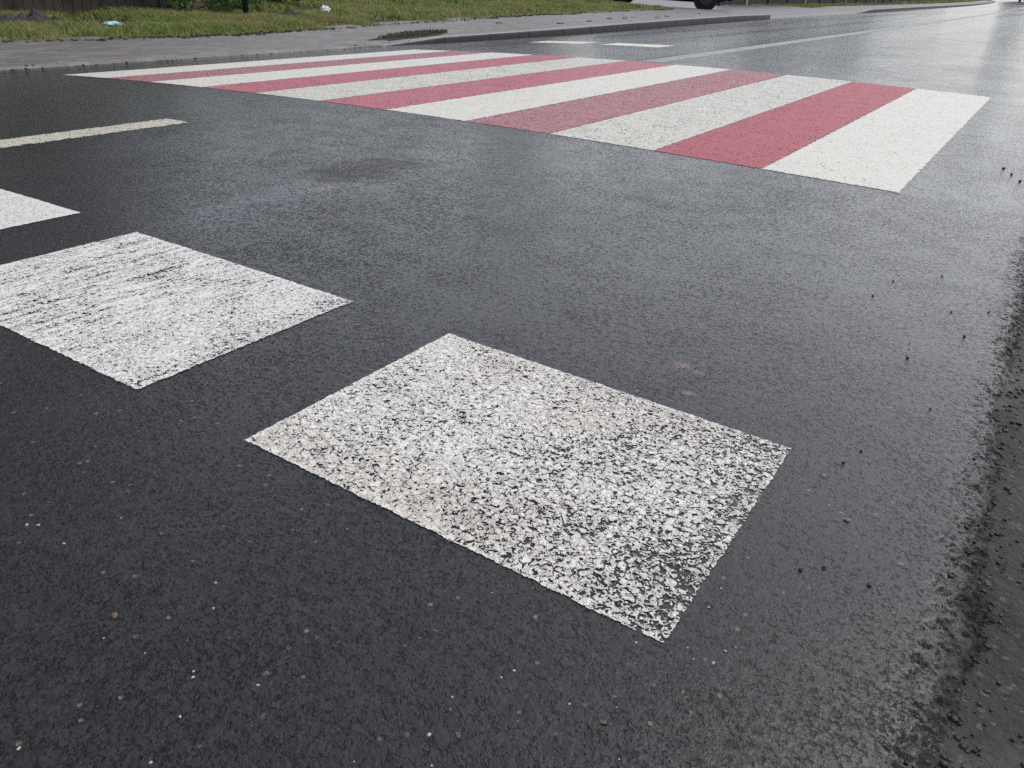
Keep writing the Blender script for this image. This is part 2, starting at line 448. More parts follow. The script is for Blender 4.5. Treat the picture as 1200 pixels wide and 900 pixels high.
# crumbled asphalt edge
def edge_patch(y0, y1, dx, dy):
    x = np.arange(NEAR_X, XR + .12, dx); x[0] = NEAR_X; y = np.append(np.arange(y0, y1, dy), y1)
    X, Y = np.meshgrid(x, y, indexing='ij')
    wob = XR + .014 * (fbm(Y * 3.0, Y * 0 + 3, 3, 2) - .5) * 2 + .012 * (fbm(X * 40, Y * 40, 3, 4) - .5) * 2
    s = (X - wob)                                    # >0 is outside
    drop = -.026 * np.clip(s / .05 + .2, 0, 1)
    band = np.clip((s + .035 + .03 * fbm(Y * 14, X * 14, 2, 14)) / .03, 0, 1) * np.clip((.06 - s) / .04, 0, 1)
    st = fbm(X * 150, Y * 150, 2, 11) * .7 + .3 * fbm(X * 45, Y * 45, 2, 13); hh = np.clip((.50 + .06 * np.clip(s / .03, -1, 1) - st) / .05, 0, 1); holes = -hh * hh * (3 - 2 * hh) * .0045
    Z = .001 + drop + band * (holes + .003 * (fbm(X * 30, Y * 30, 2, 12) - .6))
    return np.stack([X, Y, Z], -1).reshape(-1, 3), grid_faces(len(x), len(y))
off = len(V)
for (a0, a1, dx, dy) in ((-3.4, -.5, .003, .003), (-.5, 7.0, .006, .012), (-8, -3.4, .02, .04)):
    v, f = edge_patch(a0, a1, dx, dy); V = np.concatenate([V, v]); F = np.concatenate([F, f + off]); off = len(V)
road = link('road', mesh_np('road', V, F), ASPH, smooth=True)
tag(road, kind='structure')

# shoulder: wet sand and gravel just below the asphalt
x = np.concatenate([np.arange(.33, 1.1, .012), np.arange(1.1, 3.2, .1)]); y = np.concatenate([np.arange(-4, 0, .012), np.arange(0, 8, .06), np.arange(8, 120, 1.0)])
y = np.concatenate([np.arange(-8, -4, .1), y])
X, Y = np.meshgrid(x, y, indexing='ij')
Zs = -.017 - .02 * np.clip(X - .6, 0, 3) + .014 * (fbm(X * 4, Y * 3, 3, 21) - .5) * 2 + .006 * (fbm(X * 50, Y * 50, 3, 22) - .5)
Zs -= .09 * np.clip(X - 2.7, 0, .6)
o = link('shoulder', mesh_np('shoulder', np.stack([X + bend(Y), Y, Zs], -1).reshape(-1, 3), grid_faces(len(x), len(y))), SHOULD, smooth=True)
tag(o, kind='structure')

# ------------------------------------------------------------------ pavement, driveway and kerb on the far side
def strip(name, yv, xa, xb, zf, mat, nx=14):
    t = np.linspace(0, 1, nx); P = []
    for Y in yv:
        a, b_ = xa(Y), xb(Y)
        P.append((a - .01, Y, Z_LOW - .12))
        for k in t: P.append((a + (b_ - a) * k, Y, zf(a + (b_ - a) * k, Y)))
        P.append((b_ + .012, Y, Z_LOW - .05))
    o = link(name, mesh_np(name, P, grid_faces(len(yv), nx + 2)), mat, smooth=False)
    return tag(o, kind='structure')
WY = np.arange(-8, 20.61, .2)
strip('pavement', WY, lambda Y: float(grassx(Y)) - .35 + .0, lambda Y: float(kerbx(Y)) - (.15 if Y > 4.3 else .0),
      lambda X, Y: Z_LOW + float(walk_h(Y)) + .004 * math.sin(X * 3 + Y), PAVE)
DY = np.append(np.arange(20.6, 33, .4), 33)
strip('driveway', DY, lambda Y: -14.5, lambda Y: float(kerbx(Y)) - .05, lambda X, Y: Z_LOW + .012 + .05 * min(1, max(0, (-7.0 - X) / 1.2)) , simple('driveway_concrete', (.16, .16, .165), .45, .2, 2, .001), 20)
FY = np.arange(33, 170, 1.5)
strip('far_pavement', FY, lambda Y: float(bend(Y)) - 9.0, lambda Y: float(kerbx(Y)) - .15, lambda X, Y: Z_LOW + .012 + .08 * min(1, max(0, (Y - 33) / 2.5)), PAVE, 6)

def kerb(name, yv, hfun, label=None):
    """row of kerbstones: dark face, paler top"""
    top = []; n = len(yv)
    V, F, mi = [], [], []
    for Y in yv:
        x0 = float(kerbx(Y)); h = hfun(Y)
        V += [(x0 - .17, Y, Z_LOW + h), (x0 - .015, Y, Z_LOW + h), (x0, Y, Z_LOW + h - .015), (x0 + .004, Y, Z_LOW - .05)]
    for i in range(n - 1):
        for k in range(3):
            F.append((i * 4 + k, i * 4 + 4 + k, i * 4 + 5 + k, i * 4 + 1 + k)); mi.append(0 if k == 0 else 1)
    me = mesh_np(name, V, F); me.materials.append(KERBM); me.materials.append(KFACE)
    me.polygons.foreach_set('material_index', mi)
    return me
def kh(Y): return float(np.interp(Y, [4.3, 5.4, 6.4, 11, 18, 20.7], [.0, .06, .072, .105, .118, .105]))
# individual stones with a narrow dark joint
kr = empty('kerb', (0, 0, 0)); tag(kr, kind='structure')
y0 = 4.3
for i in range(17):
    y1 = min(y0 + (1.1 if i == 0 else 1.0), 20.7)
    if y1 - y0 < .2: break
    yv = np.linspace(y0 + .006, y1 - .006, 5)
    me = kerb('kerb_stone', yv, kh); link('kerb_stone', me, None, kr)
    y0 = y1
me = kerb('kerb_stone', np.arange(33, 165, 1.0), lambda Y: .02 + .10 * min(1, max(0, (Y - 33) / 2.5))); link('far_kerb_stone', me, None, kr)

# ------------------------------------------------------------------ road paint
def quad_sheet(name, P00, P10, P11, P01, mat, parent=None, lift=.0013, nu=12, nv=8, pad=.012):
    """P00 near-left, P10 near-right, P11 far-right, P01 far-left; d1,d2 keep the metric distance to the four sides"""
    P = [Vector(p).to_2d() for p in (P00, P10, P11, P01)]
    W = (P[1] - P[0]).length; H = (P[3] - P[0]).length
    us = np.linspace(-pad / W, 1 + pad / W, nu); vs = np.linspace(-pad / H, 1 + pad / H, nv)
    V = []; D = []
    for u in us:
        for v in vs:
            q = P[0] * (1 - u) * (1 - v) + P[1] * u * (1 - v) + P[2] * u * v + P[3] * (1 - u) * v
            V.append((q.x, q.y, float(zroad(q.x, q.y)) + lift)); D.append((u * W, v * H, (1 - u) * W, (1 - v) * H))
    F = grid_faces(nu, nv); me = mesh_np(name, V, F); D = np.array(D)
    idx = np.empty(len(me.loops), dtype=np.int32); me.loops.foreach_get('vertex_index', idx)
    for nm, cols in (('d1', (0, 1)), ('d2', (2, 3))):
        uv = me.uv_layers.new(name=nm); uv.data.foreach_set('uv', D[idx][:, cols].astype(np.float32).ravel())
    return link(name, me, mat, parent)

WH = (.74, .735, .72)
RED = (.43, .075, .10)
pm_block_a = paint_mat('pitted_white_paint', (.84, .815, .745), .412, worn_x=[('x', -.35, .15, .052), ('y', -2.35, -2.62, .01)], edge=.0022, endfade=.055, tint=(.55, .44, .41, .4), dirt=.2)
pm_block_b = paint_mat('ridged_white_paint', (.80, .785, .735), .385, ridge=.6, edge=.003, endfade=.05, dirt=.15, scale=130)
pm_block_c = paint_mat('fresh_white_paint', (.76, .75, .70), .31, edge=.004, dirt=.12, scale=120)
pm_w = paint_mat('crossing_white_paint', (.68, .662, .59), .35, scale=85, dirt=.2, edge=.012, emboss=.35)
pm_w2 = paint_mat('worn_crossing_white_paint', (.64, .625, .555), .395, emboss=.5, scale=85, dirt=.35, edge=.008)
pm_r = paint_mat('crossing_red_paint', RED, .38, emboss=.5, scale=85, dirt=.45, edge=.012, rough=.5)
pm_r3 = paint_mat('dusty_red_paint', (.46, .115, .145), .385, emboss=.4, scale=85, dirt=.4, edge=.015)
pm_r2 = paint_mat('faded_red_paint', (.46, .19, .215), .40, emboss=.4, scale=85, dirt=.55, edge=.02, rough=.5, fade=.35)
pm_line = paint_mat('greyed_white_line_paint', (.34, .35, .33), .40, emboss=.4, scale=80, dirt=.5, edge=.012)
pm_cream = paint_mat('dirty_cream_paint', (.60, .57, .47), .395, emboss=.5, scale=80, dirt=.5, edge=.02)

GB = 'white blocks of the cycle crossing'
def block(nx0, nx1, y0, y1, mat, label, skew=0.0):
    o = quad_sheet('painted_block', (nx0, y0), (nx1, y0), (nx1 + skew, y1), (nx0 + skew, y1), mat, nu=8, nv=6)
    return tag(o, label, 'road marking', GB)
block(-.518, .182, -2.608, -2.089, pm_block_a, 'pitted white painted block in the foreground, full of dark holes')
block(-1.555, -.782, -2.612, -2.088, pm_block_b, 'white painted block with ridged lines, second from the road edge')
block(-2.58, -1.83, -2.60, -2.078, pm_block_c, 'white painted block cut by the left edge of the view, only its corner showing')
b4 = block(-4.36, -3.58, 5.93, 6.45, pm_w, 'small far white block behind the crossing, nearer the centre line', 0)
b5 = block(-5.37, -4.62, 5.93, 6.45, pm_w, 'small far white block behind the crossing, nearer the kerb', 0)

cr = empty('pedestrian_crossing', (-2.78, 0, float(zprof(-2.78))))
tag(cr, 'red and white striped pedestrian crossing painted across the wet road', 'crossing')
L = 3.885
for k in range(11):
    xa = -0.5 * k - (.0256 if k % 2 else 0); xb = -0.5 * (k + 1) - (.0256 if (k + 1) % 2 else 0)
    wht = k % 2 == 0
    mat = (pm_w2 if k in (2, 6) else pm_w) if wht else (pm_r2 if k in (3, 9) else pm_r3 if k in (5, 7) else pm_r)
    o = quad_sheet('white_stripe' if wht else 'red_stripe', (xb, 0), (xa, 0), (xa, L), (xb, L), mat, None, nu=4, nv=12)
    o.parent = cr; o.matrix_parent_inverse = Matrix.Translation(-cr.location)
    if k == 0: o['label'] = 'clean wide white stripe nearest the camera'
    if k == 3: o['label'] = 'worn pinkish red stripe with asphalt showing through'
    if k == 2: o['label'] = 'white stripe speckled with wear'

def lane(y0, y1, xc, wdt, mat, label, n=40):
    P, D, V = [], [], []
    o = None
    yy = np.linspace(y0, y1, n); V = []; D = []
    for u in np.linspace(-.08, 1.08, 4):
        for Y in yy:
            x_ = xc + wdt * (u - .5) + float(bend(Y)); V.append((x_, Y, float(zroad(x_, Y)) + .0013)); D.append((u * wdt, Y - y0 - .02, (1 - u) * wdt, y1 - .02 - Y))
    me = mesh_np('lane_line', V, grid_faces(4, n)); D = np.array(D)
    idx = np.empty(len(me.loops), dtype=np.int32); me.loops.foreach_get('vertex_index', idx)
    for nm, cols in (('d1', (0, 1)), ('d2', (2, 3))):
        uv = me.uv_layers.new(name=nm); uv.data.foreach_set('uv', D[idx][:, cols].astype(np.float32).ravel())
    return tag(link('lane_line', me, mat), label, 'road marking', 'centre line of the road')
lane(-3.6, -.9, -2.97, .17, pm_cream, 'dirty cream centre line dash at the left edge, before the crossing')
lane(3.95, 160, -2.80, .21, pm_line, 'long cream centre line running from the crossing into the distance', 180)

# ------------------------------------------------------------------ grass
rng = np.random.default_rng(4)
def grass_mesh(x, y, z, h, wd, tilt=.9):
    n = len(x); a = rng.random(n) * 6.283; b_ = rng.random(n) * 6.283
    dx, dy = np.cos(a) * wd, np.sin(a) * wd
    lx, ly = np.cos(b_) * h * tilt * rng.random(n), np.sin(b_) * h * tilt * rng.random(n)
    v = np.zeros((n, 5, 3), np.float32)
    v[:, 0] = np.stack([x - dx, y - dy, z - .01], 1); v[:, 1] = np.stack([x + dx, y + dy, z - .01], 1)
    v[:, 2] = np.stack([x + dx * .8 + lx * .35, y + dy * .8 + ly * .35, z + h * .55], 1)
    v[:, 3] = np.stack([x - dx * .8 + lx * .35, y - dy * .8 + ly * .35, z + h * .55], 1)
    v[:, 4] = np.stack([x + lx * 1.3, y + ly * 1.3, z + h], 1)
    i = np.arange(n)[:, None] * 5
    F = np.concatenate([i + np.array([[0, 1, 2]]), i + np.array([[0, 2, 3]]), i + np.array([[3, 2, 4]])])
    me = mesh_np('grass', v.reshape(-1, 3), F)
    r_ = np.repeat(rng.random(n).astype(np.float32), 5)
    at = me.attributes.new('rnd', 'FLOAT', 'POINT'); at.data.foreach_set('value', r_)
    return me
def scatter(n, xf, y0, y1, h0, h1, w0):
    y = y0 + (y1 - y0) * rng.random(n); a, b_ = xf(y); x = a + (b_ - a) * rng.random(n)
    d = fbm(x * 1.7, y * 1.7, 3, 31)
    front = np.clip((b_ - x) / .35, 0, 1)
    d = np.clip(.5 + (d - .5) * 1.7, 0, 1); keep = rng.random(n) < np.clip((d - .3) * 4, .04, 1) * (.35 + .65 * front)
    x, y, d, front = x[keep], y[keep], d[keep], front[keep]
    h = (h0 + (h1 - h0) * rng.random(len(x))) * (.35 + 1.5 * d) * (.55 + .45 * front)
    return x, y, ground_z(x, y), h, np.full(len(x), w0) * (.6 + .8 * rng.random(len(x)))
edge_w = lambda y: grassx(y) - .04 + .14 * (fbm(y * 2.2, y * 0 + 8, 3, 41) - .5) * 2
parts_ = [scatter(150000, lambda y: (y * 0 - 10.7, edge_w(y)), -2, 6, .025, .075, .005),
          scatter(110000, lambda y: (y * 0 - 13.6, edge_w(y)), 6, 19.4, .03, .085, .008),
          scatter(16000, lambda y: (y * 0 - 10.4 + bend(y), y * 0 - 9.5 + bend(y)), 26.5, 60, .03, .08, .018),
          scatter(14000, lambda y: (y * 0 - 14.0, y * 0 - 9.2 + bend(y)), 60, 150, .05, .12, .05)]
A_ = [np.concatenate(z) for z in zip(*parts_)]
gm = link('grass', grass_mesh(*A_), GRASS); tag(gm, 'rough green and yellowing grass verge behind the pavement', 'grass', kind='stuff')
# weeds on the pavement by the kerb
def weeds(n, cx, cy, rx, ry, h0, h1, ang=0):
    t = rng.random(n) * 6.283; r_ = np.sqrt(rng.random(n)); ex, ey = r_ * np.cos(t) * rx, r_ * np.sin(t) * ry
    x = cx + ex * math.cos(ang) - ey * math.sin(ang); y = cy + ex * math.sin(ang) + ey * math.cos(ang)
    return x, y, Z_LOW + walk_h(y) + .005, h0 + (h1 - h0) * rng.random(n), np.full(n, .005)
def mound(name, cx, cy, rx, ry, h, mat, label, cat, ang=0, z=None, seed=0):
    n = 26; V = []
    for i in range(n):
        r_ = i / (n - 1)
        for k in range(40):
            t = k / 40 * 6.283
            nn_ = noise.noise(Vector((math.cos(t) * 2, math.sin(t) * 2, seed))) * .3
            ex, ey = r_ * math.cos(t) * rx * (1 + nn_), r_ * math.sin(t) * ry * (1 + nn_)
            x_, y_ = cx + ex * math.cos(ang) - ey * math.sin(ang), cy + ex * math.sin(ang) + ey * math.cos(ang)
            zz = (z if z is not None else Z_LOW + float(walk_h(y_)))
            hh = h * (1 - r_ ** 2) * (.6 + .8 * noise.noise(Vector((x_ * 9, y_ * 9, seed))) + .4 * noise.noise(Vector((x_ * 30, y_ * 30, seed)))) 
            V.append((x_ - cx, y_ - cy, zz + max(hh, 0) - .008 * (r_ > .97)))
    F = []
    for i in range(n - 1):
        for k in range(40):
            F.append((i * 40 + k, i * 40 + (k + 1) % 40, i * 40 + 40 + (k + 1) % 40, i * 40 + 40 + k))
    o = link(name, mesh_np(name, V, F), mat, smooth=True); o.location = (cx, cy, 0)
    return tag(o, label, cat)
SOIL = simple('dark_wet_soil', (.035, .028, .020), .85, .5, 25, .006)
wd = mound('soil_patch', -6.72, 5.35, .20, .85, .045, SOIL, 'long dark patch of soil and dead grass lying on the pavement at the kerb start', 'soil patch', ang=.12)
me = grass_mesh(*weeds(1600, 0.0, 0.0, .17, .75, .02, .05, .12)) if False else None
q = weeds(700, -6.72, 5.35, .18, .78, .008, .022, .12)
me = grass_mesh(q[0] + 6.72, q[1] - 5.35, q[2] + .02, q[3], q[4]); 
wg = link('dead_grass', me, mat_leafy('dead_grass_blades', (.06, .055, .02), (.12, .11, .05), (.09, .07, .035)), wd); wg['kind'] = 'stuff'
ms = mound('soil_heap', -9.35, 1.85, .42, .55, .17, simple('grey_soil', (.05, .045, .042), .9, .4, 20, .01), 'dark grey heap of soil in the grass at the far left', 'soil heap', z=float(ground_z(-9.35, 1.85)), seed=4)
mound('soil_heap', -9.35, 5.6, .30, .70, .10, SOIL, 'brown heap of soil in the grass beside the dark green post', 'soil heap', z=float(ground_z(-9.3, 5.5)), seed=7)

# grit along the seam between road and pavement
def grit(name, n, xf, yf, s0, s1, mat, label, cat):
    V, F = [], []
    base = np.array([(1, 0, 0), (-.6, .8, 0), (-.6, -.8, .1), (0, 0, .8), (.2, .3, -.5)])
    for i in range(n):
        y_ = yf(); x_ = xf(y_); s = s0 + (s1 - s0) * random.random() ** 3; a = random.random() * 6.28
        zz = max(float(zroad(x_, y_)), Z_LOW + float(walk_h(y_)) if x_ < float(kerbx(y_)) - .03 else -9)
        rot = np.array([[math.cos(a), -math.sin(a), 0], [math.sin(a), math.cos(a), 0], [0, 0, 1]])
        k = len(V)
        for p in base @ rot.T * s * (0.7 + .6 * rng.random((5, 1))): V.append((x_ + p[0], y_ + p[1], zz + p[2] * .6))
        F += [(k, k + 1, k + 3), (k + 1, k + 2, k + 3), (k + 2, k, k + 3), (k, k + 4, k + 1), (k + 1, k + 4, k + 2), (k + 2, k + 4, k)]
    return tag(link(name, mesh_np(name, V, F), mat), label, cat, kind='stuff')
random.seed(3)
grit('gutter_grit', 450, lambda y: float(kerbx(y)) + random.gauss(0.0, .035), lambda: random.uniform(-3, 5.0), .004, .022, SOIL, 'dark grit and leaf crumbs gathered in the seam before the pavement', 'grit')
grit('kerb_grit', 900, lambda y: float(kerbx(y)) + abs(random.gauss(0.0, .04)) + .01, lambda: random.uniform(4.5, 20), .004, .02, SOIL, 'dark dirt lying in the gutter along the raised kerb', 'grit')
grit('verge_crumbs', 3500, lambda y: float(edge_w(np.array([y]))[0]) + random.gauss(.0, .06), lambda: random.uniform(-2, 19), .006, .035, SOIL, 'crumbs of soil and dead leaves along the front edge of the grass', 'soil crumbs')

# ------------------------------------------------------------------ loose stones on the road
def stone(name, x, y, s, mat, label, cat, group, z=None, flat=.5, seed=0, par=None):
    bm = bmesh.new(); bmesh.ops.create_icosphere(bm, subdivisions=2, radius=1.0)
    for v in bm.verts:
        f = 1 + .55 * noise.noise(v.co * 1.3 + Vector((seed * 3.1, 0, 0)))
        v.co = Vector((v.co.x * f * s, v.co.y * f * s * .75, v.co.z * f * s * flat))
    o = bm_obj(name, bm, mat); o.location = (x, y, (float(zroad(x, y)) if z is None else z) + s * flat * .6); o.rotation_euler = (0, 0, seed * 2.39)
    return tag(o, label, cat, group)
CHIP = simple('white_paint_chip', (.45, .44, .42), .5, .1, 60); DARKST = simple('dark_pebble', (.05, .045, .040), .35, .3, 80)
BRNST = simple('brown_pebble', (.12, .085, .06), .5, .3, 90); GRYST = simple('grey_pebble', (.22, .21, .19), .5, .3, 90)
W = [(-0.681, -2.579), (-0.704, -2.57), (-0.321, -2.965), (-0.296, -2.838), (-0.264, -2.867), (-0.493, -2.831), (-0.573, -2.91), (-0.561, -2.902), (-0.502, -2.903), (-0.268, -2.952), (-0.206, -2.938), (-0.2, -2.943), (-0.139, -2.911), (-0.17, -2.981), (-0.259, -3.089), (-0.149, -3.028), (0.065, -2.739), (0.059, -2.755), (0.155, -2.624), (0.041, -2.855), (0.206, -2.77), (0.002, -2.919), (0.064, -2.88), (0.032, -2.806), (-0.244, -2.671), (-0.021, -2.655), (0.177, -2.717), (0.135, -2.742), (0.206, -2.596), (0.243, -2.575), (0.218, -2.608), (0.238, -2.6), (0.203, -2.479), (0.202, -2.52), (-0.684, -1.931), (-0.772, -1.859), (-0.688, -2.174), (-0.705, -2.211), (-0.148, -1.987), (-0.08, -1.823)]
Dk = [(0.144, -1.238), (0.165, -1.086), (0.264, -0.947), (0.319, -1.222), (0.362, -1.369), (0.394, -1.158), (0.277, -2.024), (0.262, -2.079), (0.277, -1.578), (0.35, -1.79), (0.299, -2.358), (0.356, -2.359), (0.275, -2.382), (0.323, 0.75), (0.362, 0.622), (0.285, 0.868)]
def chip_label(x_, y_):
    if x_ > .19: return 'tiny white crumb of paint beside the worn right corner of the pitted block'
    if x_ > .0: return 'tiny white chip on the asphalt below the long near edge of the pitted block'
    if y_ > -2.1: return 'tiny white chip on the asphalt beyond the far edge of the blocks'
    if x_ < -.6: return 'tiny white chip between the ridged block and the pitted block'
    return 'tiny white chip on the dark asphalt at the lower left'
for i, (x_, y_) in enumerate(W):
    stone('paint_chip', x_, y_, random.uniform(.0009, .0022), CHIP, chip_label(x_, y_), 'paint chip', 'white chips on the asphalt', seed=i)
for i, (x_, y_) in enumerate(Dk):
    stone('pebble', x_, y_, random.uniform(.0025, .0042) if y_ > -2 and y_ < 0 else (.0065 if y_ > 0 else .0028), DARKST, ('dark pebble on the asphalt right of the crossing corner' if y_ > 0 else 'small dark pebble right of the pitted block' if y_ < -2 else 'small dark pebble on the asphalt between the crossing and the pitted block'), 'pebble', 'dark pebbles near the road edge', seed=i + 60, flat=.8)
stone('pebble', -.341, -2.939, .0045, BRNST, 'brown rounded pebble on the asphalt at the lower left', 'pebble', None, seed=5)
stone('pebble', .174, -2.742, .0035, BRNST, 'reddish brown pebble on the asphalt below the pitted block', 'pebble', None, seed=8)
stone('pebble', .301, -2.233, .0045, GRYST, 'grey pebble on the asphalt between the pitted block and the road edge', 'pebble', None, seed=12)

# gravel at the broken edge of the asphalt and on the shoulder
def gravel(name, n, place, s0, s1, mat, label, par=None):
    rg = np.random.default_rng(77)
    bm = bmesh.new(); bmesh.ops.create_icosphere(bm, subdivisions=1, radius=1.0)
    bv = np.array([v.co[:] for v in bm.verts]); bf = np.array([[v.index for v in f.verts] for f in bm.faces]); bm.free()
    x, y, z = place(rg, n); s = s0 + (s1 - s0) * rg.random(n) ** 4
    P = bv[None] * (1 + .45 * (rg.random((n, len(bv), 1)) - .5)) * np.stack([s * (.7 + .6 * rg.random(n)), s * (.7 + .6 * rg.random(n)), s * (.45 + .4 * rg.random(n))], 1)[:, None]
    a = rg.random(n) * 6.28; ca, sa = np.cos(a)[:, None], np.sin(a)[:, None]
    Q = np.stack([P[..., 0] * ca - P[..., 1] * sa, P[..., 0] * sa + P[..., 1] * ca, P[..., 2]], -1) + np.stack([x, y, z + s * .25], 1)[:, None]
    F = (bf[None] + (np.arange(n) * len(bv))[:, None, None]).reshape(-1, 3)
    me = mesh_np(name, Q.reshape(-1, 3), F); at = me.attributes.new('rnd', 'FLOAT', 'POINT'); at.data.foreach_set('value', np.repeat(rg.random(n).astype(np.float32), len(bv)))
    return tag(link(name, me, mat), label, 'gravel', kind='stuff')
def mat_gravel():
    m, n = M_new('mixed_gravel'); b = NB(n); at = b.node('ShaderNodeAttribute'); at.attribute_name = 'rnd'
    cr_ = b.node('ShaderNodeValToRGB'); b.l(at.outputs['Fac'], cr_.inputs[0]); e = cr_.color_ramp.elements
    e[0].color = (.010, .010, .010, 1); e[1].color = (.16, .14, .11, 1); e[1].position = 1.0
    k = e.new(.6); k.color = (.028, .026, .024, 1); k = e.new(.9); k.color = (.06, .052, .043, 1)
    c = b.mix(b.rng(b.noise(b.co(), 300, 3), .4, .7, 0, .5), cr_.outputs[0], (.02, .019, .018))
    b.out(b.bsdf(c, .45, spec=.45).outputs[0]); return m
def sh_z(x, y): return -.017 - .02 * np.clip(x - .6, 0, 3) + .014 * (fbm(x * 4, y * 3, 3, 21) - .5) * 2
def place_edge(rg, n):
    y = -3.3 + 6 * rg.random(n) ** 1.4; x = XR + rg.normal(size=n) * .018 + .004
    z = np.where(x < XR + .01, -.003 - .024 * np.clip((x - XR) / .05 + .2, 0, 1), sh_z(x, y)); return x, y, z
def place_sh(rg, n):
    y = -3.3 + 6 * rg.random(n) ** 1.4; x = .49 + 1.0 * rg.random(n) ** 1.5; return x, y, sh_z(x, y)
GRV = mat_gravel()
gravel('edge_gravel', 5000, place_edge, .0010, .0048, GRV, 'dark crumbs and grit along the broken edge of the asphalt at the right')
gravel('shoulder_gravel', 9000, place_sh, .0007, .0032, GRV, 'mixed wet gravel scattered over the sandy shoulder beside the road')

# ------------------------------------------------------------------ fences
def fence(name, p0, p1, h, mat, label, group=None, gap=.012, bw=.11, post_every=2.4, postm=POSTM, post_h=None, horiz=False, pw=.10):
    p0, p1 = Vector(p0), Vector(p1); d = (p1 - p0); Ln = d.length; u = d.normalized(); ang = math.atan2(u.y, u.x)
    r = empty(name, (p0.x, p0.y, float(ground_z(p0.x, p0.y))), ang); tag(r, label, 'fence', group)
    z0 = r.location.z
    n = max(1, round(Ln / post_every)); st = Ln / n
    for i in range(n):
        bm = bmesh.new(); m = int((st - .12) / (bw + gap)); x0 = i * st + .06
        for k in range(m):
            xx = x0 + (k + .5) * (st - .12) / m
            gz = float(ground_z(p0.x + u.x * xx, p0.y + u.y * xx)) - z0
            add_box(bm, (xx, random.uniform(-.004, .004), gz + .06 + h / 2 + random.uniform(-.012, .012)), (bw, .02, h), random.uniform(-.01, .01))
        for zz in (.35, h - .25):
            add_box(bm, (x0 + (st - .12) / 2, .032, zz), (st - .12, .04, .07))
        bm_obj('fence_panel', bm, mat, r)
    for i in range(n + 1):
        gz = float(ground_z(p0.x + u.x * i * st, p0.y + u.y * i * st)) - z0
        bm = bmesh.new(); add_box(bm, (i * st, 0, gz + (post_h or h + .08) / 2 - .1), (pw, pw, (post_h or h + .08) + .2), 0, .008); bm_obj('fence_post', bm, postm if i % 3 == 1 or postm is not POSTM else DKPOST, r)
    return r
DKPOST = simple('dark_post', (.05, .045, .04), .8, .3, 9, .002)
fence('plank_fence', (-10.45, -9.0), (-10.4, 4.3), 1.6, WOODF, 'dark weathered vertical plank fence behind the grass at the upper left', postm=DKPOST)
fence('plank_fence', (-14.6, 4.3), (-14.6, 20), 1.6, WOODF, 'plank fence standing further back behind the grass bank')
fence('slat_fence', (-10.35, 26.5), (-10.9, 62), 1.5, SLATF, 'long dark grey slat fence with pale posts beyond the driveway', bw=.09, gap=.02, post_every=2.9, pw=.14)
fence('slat_fence', (-10.95, 62.1), (-14.0, 118), 1.5, SLATF, 'far end of the dark fence running beside the distant road', bw=.14, gap=.02, post_every=4)

# ------------------------------------------------------------------ post
bm = bmesh.new(); pz = float(ground_z(-9.5, 5.0))
GREENP = simple('dark_green_metal', (.015, .03, .018), .45, .3, 10)
pr_ = empty('metal_post', (-9.5, 5.0, pz)); tag(pr_, 'thin dark green metal post standing in the grass verge', 'post')
add_tube(bm, [(0, 0, -.2), (0, 0, 2.4)], .04, 14); bm_obj('pole', bm, GREENP, pr_, True)
bm = bmesh.new(); add_tube(bm, [(0, 0, 2.4), (0, 0, 2.43), (0, 0, 2.45)], [.048, .048, .02], 14); bm_obj('cap', bm, GREENP, pr_)

# ------------------------------------------------------------------ trees and bushes
def crown_mesh(clumps, n, s, seed):
    rg = np.random.default_rng(seed); cl = np.array(clumps); k = rg.choice(len(cl), n, p=cl[:, 3] ** 2 / np.sum(cl[:, 3] ** 2))
    d = rg.normal(size=(n, 3)); d /= np.linalg.norm(d, axis=1)[:, None]
    rr = cl[k, 3] * (.55 + .5 * rg.random(n)); c = cl[k, :3] + d * rr[:, None] * np.array([1, 1, .8])
    a = rg.normal(size=(n, 3)); a /= np.linalg.norm(a, axis=1)[:, None]; b_ = np.cross(a, rg.normal(size=(n, 3))); b_ /= np.linalg.norm(b_, axis=1)[:, None]
    ss = s * (.6 + .8 * rg.random(n))[:, None]
    v = np.stack([c - a * ss, c + b_ * ss * .45, c + a * ss, c - b_ * ss * .45], 1)
    me = mesh_np('crown', v.reshape(-1, 3), np.arange(n * 4).reshape(-1, 4))
    at = me.attributes.new('rnd', 'FLOAT', 'POINT'); at.data.foreach_set('value', np.repeat(rg.random(n).astype(np.float32), 4))
    return me
def tree(x, y, h, cr_, seed, label, n=9000, leaf=.085, mat=None):
    rd = random.Random(seed); z = float(ground_z(x, y)); r = empty('tree', (x, y, z)); tag(r, label, 'tree', 'trees behind the fences')
    bm = bmesh.new(); pts = [(0, 0, -.2)]; 
    for i in range(1, 7): pts.append((rd.uniform(-.1, .1) * i * .4, rd.uniform(-.1, .1) * i * .4, h * .8 * i / 6))
    add_tube(bm, pts, [h * .026 * (1 - .13 * i) for i in range(7)], 10)
    clumps = []
    for i in range(26):
        t = rd.uniform(.22, 1.0); a = rd.uniform(0, 6.28); rad = cr_ * math.sin(math.pi * min(1, (t - .08) * .95)) ** .7 * rd.uniform(.3, .95)
        c = Vector((math.cos(a) * rad, math.sin(a) * rad, h * t)); clumps.append((*c, cr_ * rd.uniform(.2, .38)))
        j = Vector(pts[min(5, max(1, int(t * 5)))])
        if i % 2 == 0: add_tube(bm, [j, j.lerp(c, .5) + Vector((0, 0, .15)), c], [h * .010, h * .006, h * .002], 6)
    bm_obj('trunk', bm, BARK, r, True)
    link('crown', crown_mesh(clumps, n, leaf, seed), mat or LEAF, r)
    return r
tree(-13.6, -3.2, 7.5, 3.0, 1, 'dense dark tree behind the plank fence, out at the far left', 14000)
tree(-14.6, 1.2, 8.6, 3.2, 2, 'tall dense dark tree behind the plank fence near its right end', 15000)
